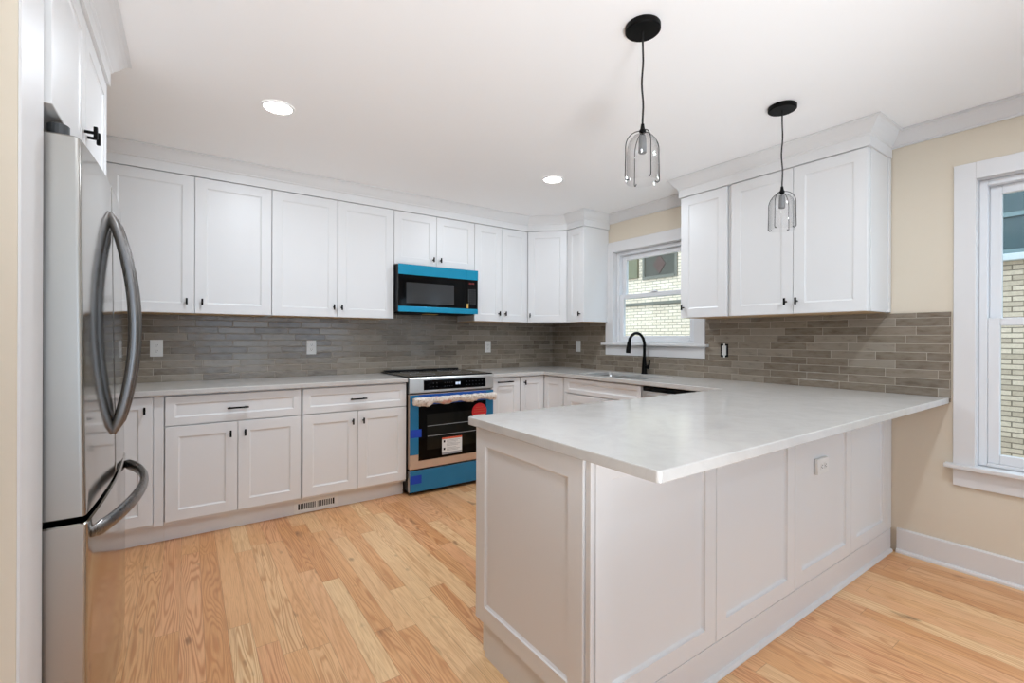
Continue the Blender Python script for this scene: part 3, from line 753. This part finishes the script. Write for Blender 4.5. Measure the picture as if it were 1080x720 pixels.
# ------------------------------------------------------------------ microwave
m = thing('microwave', 'over-the-range microwave with blue film strips and black glass door', 'microwave', (-1.976, -0.385, 1.434))
MW, MH = 0.754, 0.397
MB().box(0.0, 0.0, 0.008, MW, 0.37, MH, 0.002).build('body', 'blackplastic', m)
dw = 0.632
md = MB().box(0.002, -0.024, 0.014, dw, -0.0005, MH-0.002, 0.003).build('door', 'blackglass', m)
cpn = MB().box(dw+0.003, -0.024, 0.014, MW-0.001, -0.0005, MH-0.002, 0.003).build('control_panel', 'blackglass', m)
for par, a, c in ((md, 0.002, dw), (cpn, dw+0.003, MW-0.001)):
    MB().box(a-0.001, -0.0262, 0.312, c+0.0008, -0.0242, MH+0.001, 0.001).build('film', 'film', par)
    MB().box(a-0.001, -0.0262, 0.006, c+0.0008, -0.0242, 0.052, 0.001).build('film', 'film', par)
MB().box(0.070, -0.0252, 0.078, 0.510, -0.0242, 0.250).build('window_screen', 'mwglass', md)
b = MB()
for ix in range(4):
    for iz in range(7): b.box(0.655+ix*0.021, -0.0250, 0.098+iz*0.020, 0.662+ix*0.021, -0.0242, 0.103+iz*0.020)
b.build('keypad', 'greyprint', cpn)
b = MB()
for ix in range(4): b.box(0.662+ix*0.014, -0.0250, 0.272, 0.671+ix*0.014, -0.0242, 0.286)
b.build('clock', 'amber', cpn)
MB().box(0.638, -0.0256, 0.056, 0.655, -0.0242, 0.096).build('gold_sticker', 'gold', cpn)
MB().box(0.02, 0.02, 0.0, MW-0.02, 0.36, 0.0078).build('vent_grille', 'slot', m)
MB().box(0.30, 0.10, -0.004, 0.42, 0.18, -0.0002).build('hood_lamp', 'gold', m)

# ------------------------------------------------------------------ refrigerator
fr = thing('refrigerator', 'stainless french-door refrigerator with bottom freezer at the left edge', 'refrigerator', (-4.0, -1.955, 0))
MB().box(-0.385, -0.448, 0.025, 0.302, 0.448, 1.725, 0.004).build('body', 'fridgebody', fr)
def xfront(y, z):      # bowed face of the doors, local x
    tilt = 0.014*min(1.0, max(0.0, (1.745-z)/1.0)) + (0.003 if z < 0.745 else 0.0)
    return 0.391+tilt+0.016*(1-(y/0.455)**2)
def bowed(ya, yb, z0, z1, xb=0.310, rad=0.012, ra=True, rb=True):
    def ring(z, ins):
        a, c = ya+ins, yb-ins; o = [(xb, a, z)]
        nn = 14; ys = []
        for i in range(nn+1): ys.append(a+(c-a)*i/nn)
        for y in ys:
            e = min(y-a if ra else 9, c-y if rb else 9); back = 0.0
            o.append((xfront(y, z)-ins-back, y, z))
        # rounded ends
        res = [o[0]]
        if ra:
            for k in range(0, 5):
                t_ = PI/2*k/4; res.append((xfront(a+rad, z)-ins-rad+rad*math.sin(t_), a+rad-rad*math.cos(t_), z))
        else: res.append((xfront(a, z)-ins, a, z))
        for y in ys[1:-1]: res.append((xfront(y, z)-ins, y, z))
        if rb:
            for k in range(4, -1, -1):
                t_ = PI/2*k/4; res.append((xfront(c-rad, z)-ins-rad+rad*math.sin(t_), c-rad+rad*math.cos(t_), z))
        else: res.append((xfront(c, z)-ins, c, z))
        res.append((xb, c, z))
        return res
    zs = [z0+0.004]+[z0+(z1-z0)*i/6 for i in range(1, 6)]+[z1-0.004]
    return MB().rings([ring(z0, 0.004)]+[ring(z, 0.0) for z in zs]+[ring(z1, 0.004)])
dn = bowed(-0.455, -0.002, 0.757, 1.745).build('door', 'steeldoor', fr, True)
df = bowed(0.002, 0.455, 0.757, 1.745).build('door', 'steeldoor', fr, True)
fz = bowed(-0.455, 0.455, 0.060, 0.742).build('freezer_drawer', 'steeldoor', fr, True)
def fhandle(parent, y):
    pts = []; rad = []
    for i in range(25):
        u = i/24; z = 0.905+(1.640-0.905)*u
        off = 0.060*(math.sin(PI*u)**0.75)
        pts.append((xfront(y, z)+off-0.002, y, z)); rad.append(0.0155 if 0 < i < 24 else 0.010)
    return MB().tube(pts, rad, 14, flat=(1.0, 0.72)).build('handle', 'handle', parent, True)
fhandle(dn, -0.052); fhandle(df, 0.052)
pts = []; rad = []
for i in range(29):
    u = i/28; y = -0.415+0.83*u
    off = 0.075*(math.sin(PI*u)**0.7)
    pts.append((xfront(y, 0.70)+off-0.003, y, 0.700+0.012*math.sin(PI*u))); rad.append(0.021 if 0 < i < 28 else 0.012)
MB().tube(pts, rad, 14, flat=(0.6, 1.0)).build('handle', 'handle', fz, True)
for yy in (-0.395, 0.395):
    b = MB(); b.box(0.10, yy-0.045, 1.7255, 0.315, yy+0.045, 1.752, 0.006); b.lathe([(0.022, 1.745), (0.022, 1.775), (0.018, 1.778), (0.0001, 1.778)], 0.345, yy-0.02, 18)
    b.build('hinge_cover', 'fridgebody', fr)
bd = MB(); yb_ = 0.40
bd.rings([[(xfront(yb_, 1.66)+k, yb_+0.017*math.cos(a), 1.655+0.017*math.sin(a)) for a in [2*PI*i/24 for i in range(24)]] for k in (-0.002, 0.0025)])
bd.build('badge', 'blackplastic', df)
MB().box(0.28, -0.44, 0.0, 0.33, 0.44, 0.056).build('kick_plate', 'fridgebody', fr)

# ------------------------------------------------------------------ pendants
def pendant(label, x, y, ztop, rot):
    p = thing('pendant_light', label, 'pendant light', (x, y, CZ))
    L = CZ-ztop
    MB().lathe([(0.0001, -0.001), (0.064, -0.001), (0.066, -0.004), (0.066, -0.020), (0.062, -0.024), (0.0001, -0.0245)], 0, 0, 36).build('canopy', 'black', p, True)
    pts = [(0.0035*math.sin(3.2*PI*i/16)*math.sin(PI*i/16), 0.003*math.sin(4.1*PI*i/16)*math.sin(PI*i/16), -0.023-(L-0.043)*i/16) for i in range(17)]
    MB().tube(pts, 0.0036, 8).build('cord', 'cord', p, True)
    MB().lathe([(0.0001, -L+0.024), (0.006, -L+0.022), (0.0085, -L+0.004), (0.0125, -L-0.002), (0.0125, -L-0.008), (0.005, -L-0.020), (0.0001, -L-0.022)], 0, 0, 18).build('cap', 'black', p, True)
    cg = bpy.data.objects.new('wire_cage', None)
    R = 0.068; H = 0.198
    b = None
    for k in range(4):
        a = rot+PI/2*k; w = []
        for i in range(11):
            q = PI/2*i/10; w.append((R*math.sin(q), -L-0.004-0.066*(1-math.cos(q))))
        w += [(R, -L-0.11), (R+0.001, -L-0.15), (R+0.002, -L-H+0.012)]
        for i in range(1, 8):
            q = PI*i/8; w.append((R+0.002-0.009*(1-math.cos(q)), -L-H+0.012-0.009*math.sin(q)))
        MB().tube([(rr_*math.cos(a), rr_*math.sin(a), z) for rr_, z in w], 0.0017, 6).build('wire_arm', 'black', p, True)
    g = [(0.006, -L-0.014), (0.020, -L-0.017), (0.036, -L-0.026), (0.049, -L-0.043), (0.0565, -L-0.065), (0.0590, -L-0.09), (0.0595, -L-0.13), (0.0595, -L-0.200)]
    MB().lathe(g, 0, 0, 36).build('glass_shade', 'shade', p, True)
    MB().lathe([(0.0001, -L-0.022), (0.012, -L-0.022), (0.013, -L-0.030), (0.014, -L-0.034), (0.0155, -L-0.085), (0.012, -L-0.089), (0.0001, -L-0.089)], 0, 0, 20).build('bulb', 'bulb', p, True)
    return p
pendant('black pendant light with clear glass, nearer one over the peninsula end', -1.958, -2.869, 2.022, math.radians(-34.9+10))
pendant('black pendant light with clear glass, hanging before the right wall cabinet', -0.882, -2.877, 1.985, math.radians(-34.9+33))

# ------------------------------------------------------------------ recessed ceiling lights
def can(label, x, y, power=1.0, group=None):
    t = thing('recessed_light', label, 'ceiling light', (x, y, CZ), 0, group)
    MB().lathe([(0.067, -0.0015), (0.0675, -0.006), (0.077, -0.006), (0.079, -0.0035), (0.0795, -0.0005)], 0, 0, 40).build('trim_ring', 'ceiling', t, True)
    MB().lathe([(0.0671, -0.0030), (0.0001, -0.0030)], 0, 0, 40).build('lens', 'lens', t)
    ld = bpy.data.lights.new('downlight', 'AREA'); ld.shape = 'DISK'; ld.size = 0.115; ld.energy = CAN_POWER*power; ld.color = CAN_COL
    lo = bpy.data.objects.new('downlight', ld); C.objects.link(lo); lo.parent = t; lo.location = (0, 0, -0.0065)
    return t
can('round recessed ceiling light nearest the refrigerator', -2.998, -1.364)
can('round recessed ceiling light in front of the microwave and corner cabinet', -1.132, -1.350)
for i, (x, y, pw) in enumerate(((-2.85, -3.45, 0.6), (-1.13, -3.72, 1.1), (-3.8, -5.4, 0.7), (-1.5, -5.4, 0.4), (-3.8, -7.0, 0.4), (-1.5, -7.0, 0.4)  )):
    can('recessed ceiling light behind the camera', x, y, pw, 'ceiling lights behind the camera')

# ------------------------------------------------------------------ outlets, switch, register
def plate(name, label, cat, loc, rot, kind, roll=0.0):
    t = thing(name, label, cat, loc, rot)
    Rm = Matrix.Rotation(roll, 4, 'Y')
    if kind != 'bare':
        b = MB(); b.T = Rm; b.box(-0.036, -0.0055, -0.058, 0.036, 0.010 if roll else 0.0, 0.058, 0.003); b.build('cover_plate', 'plate', t)
    if kind == 'switch':
        b = MB(); b.T = Rm; b.box(-0.0165, -0.0085, -0.033, 0.0165, -0.0056, 0.033, 0.002); b.build('rocker', 'plate', t)
    elif kind == 'bare':
        b = MB(); b.T = Rm; b.box(-0.031, -0.001, -0.050, 0.031, 0.0, 0.050); b.build('wall_box', 'slot', t)
        b = MB(); b.T = Rm; b.box(-0.017, -0.010, -0.036, 0.017, -0.0012, 0.036, 0.002); b.box(-0.006, -0.004, -0.053, 0.006, -0.0012, 0.053); b.build('receptacle', 'plate', t)
    else:
        for s_ in (-1, 1):
            b = MB(); b.T = Rm; zc = 0.0195*s_
            b.rings([[(0.0165*math.cos(a), yy, zc+max(-0.0125, min(0.0125, 0.0165*math.sin(a)))) for a in [2*PI*k/24 for k in range(24)]] for yy in (-0.0056, -0.0075)])
            rc = b.build('receptacle', 'plate', t)
            b = MB(); b.T = Rm
            for dx in (-0.006, 0.006): b.box(dx-0.0011, -0.0082, zc-0.001, dx+0.0011, -0.0074, zc+0.007)
            b.cyl((0, -0.0074, zc-0.007), (0, -0.0082, zc-0.007), 0.0022, 8)
            b.build('slot', 'slot', rc)
    return t
plate('outlet', 'white outlet on the backsplash beside the refrigerator handle', 'outlet', (-3.555, -0.0105, 1.148), 0, 'outlet')
plate('outlet', 'white outlet on the backsplash midway between refrigerator and range', 'outlet', (-2.555, -0.0105, 1.146), 0, 'outlet')
plate('outlet', 'white outlet on the backsplash just right of the range', 'outlet', (-0.870, -0.0105, 1.136), 0, 'outlet')
plate('light_switch', 'white rocker switch on the backsplash left of the sink window', 'switch', (-0.0105, -0.435, 1.142), EAST, 'switch')
plate('outlet', 'uncovered outlet with open black box right of the sink window', 'outlet', (-0.0105, -2.056, 1.137), EAST, 'bare')
plate('outlet', 'white sideways outlet on the peninsula panel', 'outlet', (-0.932, -3.0850, 0.633), 0, 'outlet', PI/2)

v = thing('vent_register', 'white floor register grille set in the toe kick', 'vent', (-2.628, -0.5505, 0.0))
b = MB(); W2, z0, z1 = 0.146, 0.003, 0.096; hx, h0, h1 = 0.121, 0.028, 0.070
b.box(-W2, -0.006, z0, W2, 0, h0, 0.002); b.box(-W2, -0.006, h1, W2, 0, z1, 0.002); b.box(-W2, -0.006, h0, -hx, 0, h1); b.box(hx, -0.006, h0, W2, 0, h1); b.box(-0.006, -0.006, h0, 0.006, 0, h1)
b.build('frame', 'plate', v)
MB().box(-hx, -0.0012, h0, hx, 0.0, h1).build('duct_opening', 'slot', v)
for s_ in (-1, 1):
    for i in range(9):
        xx = s_*(0.013+0.0118*i)
        MB().box(xx-0.0022, -0.005, h0, xx+0.0022, -0.0014, h1).build('slat', 'plate', v)
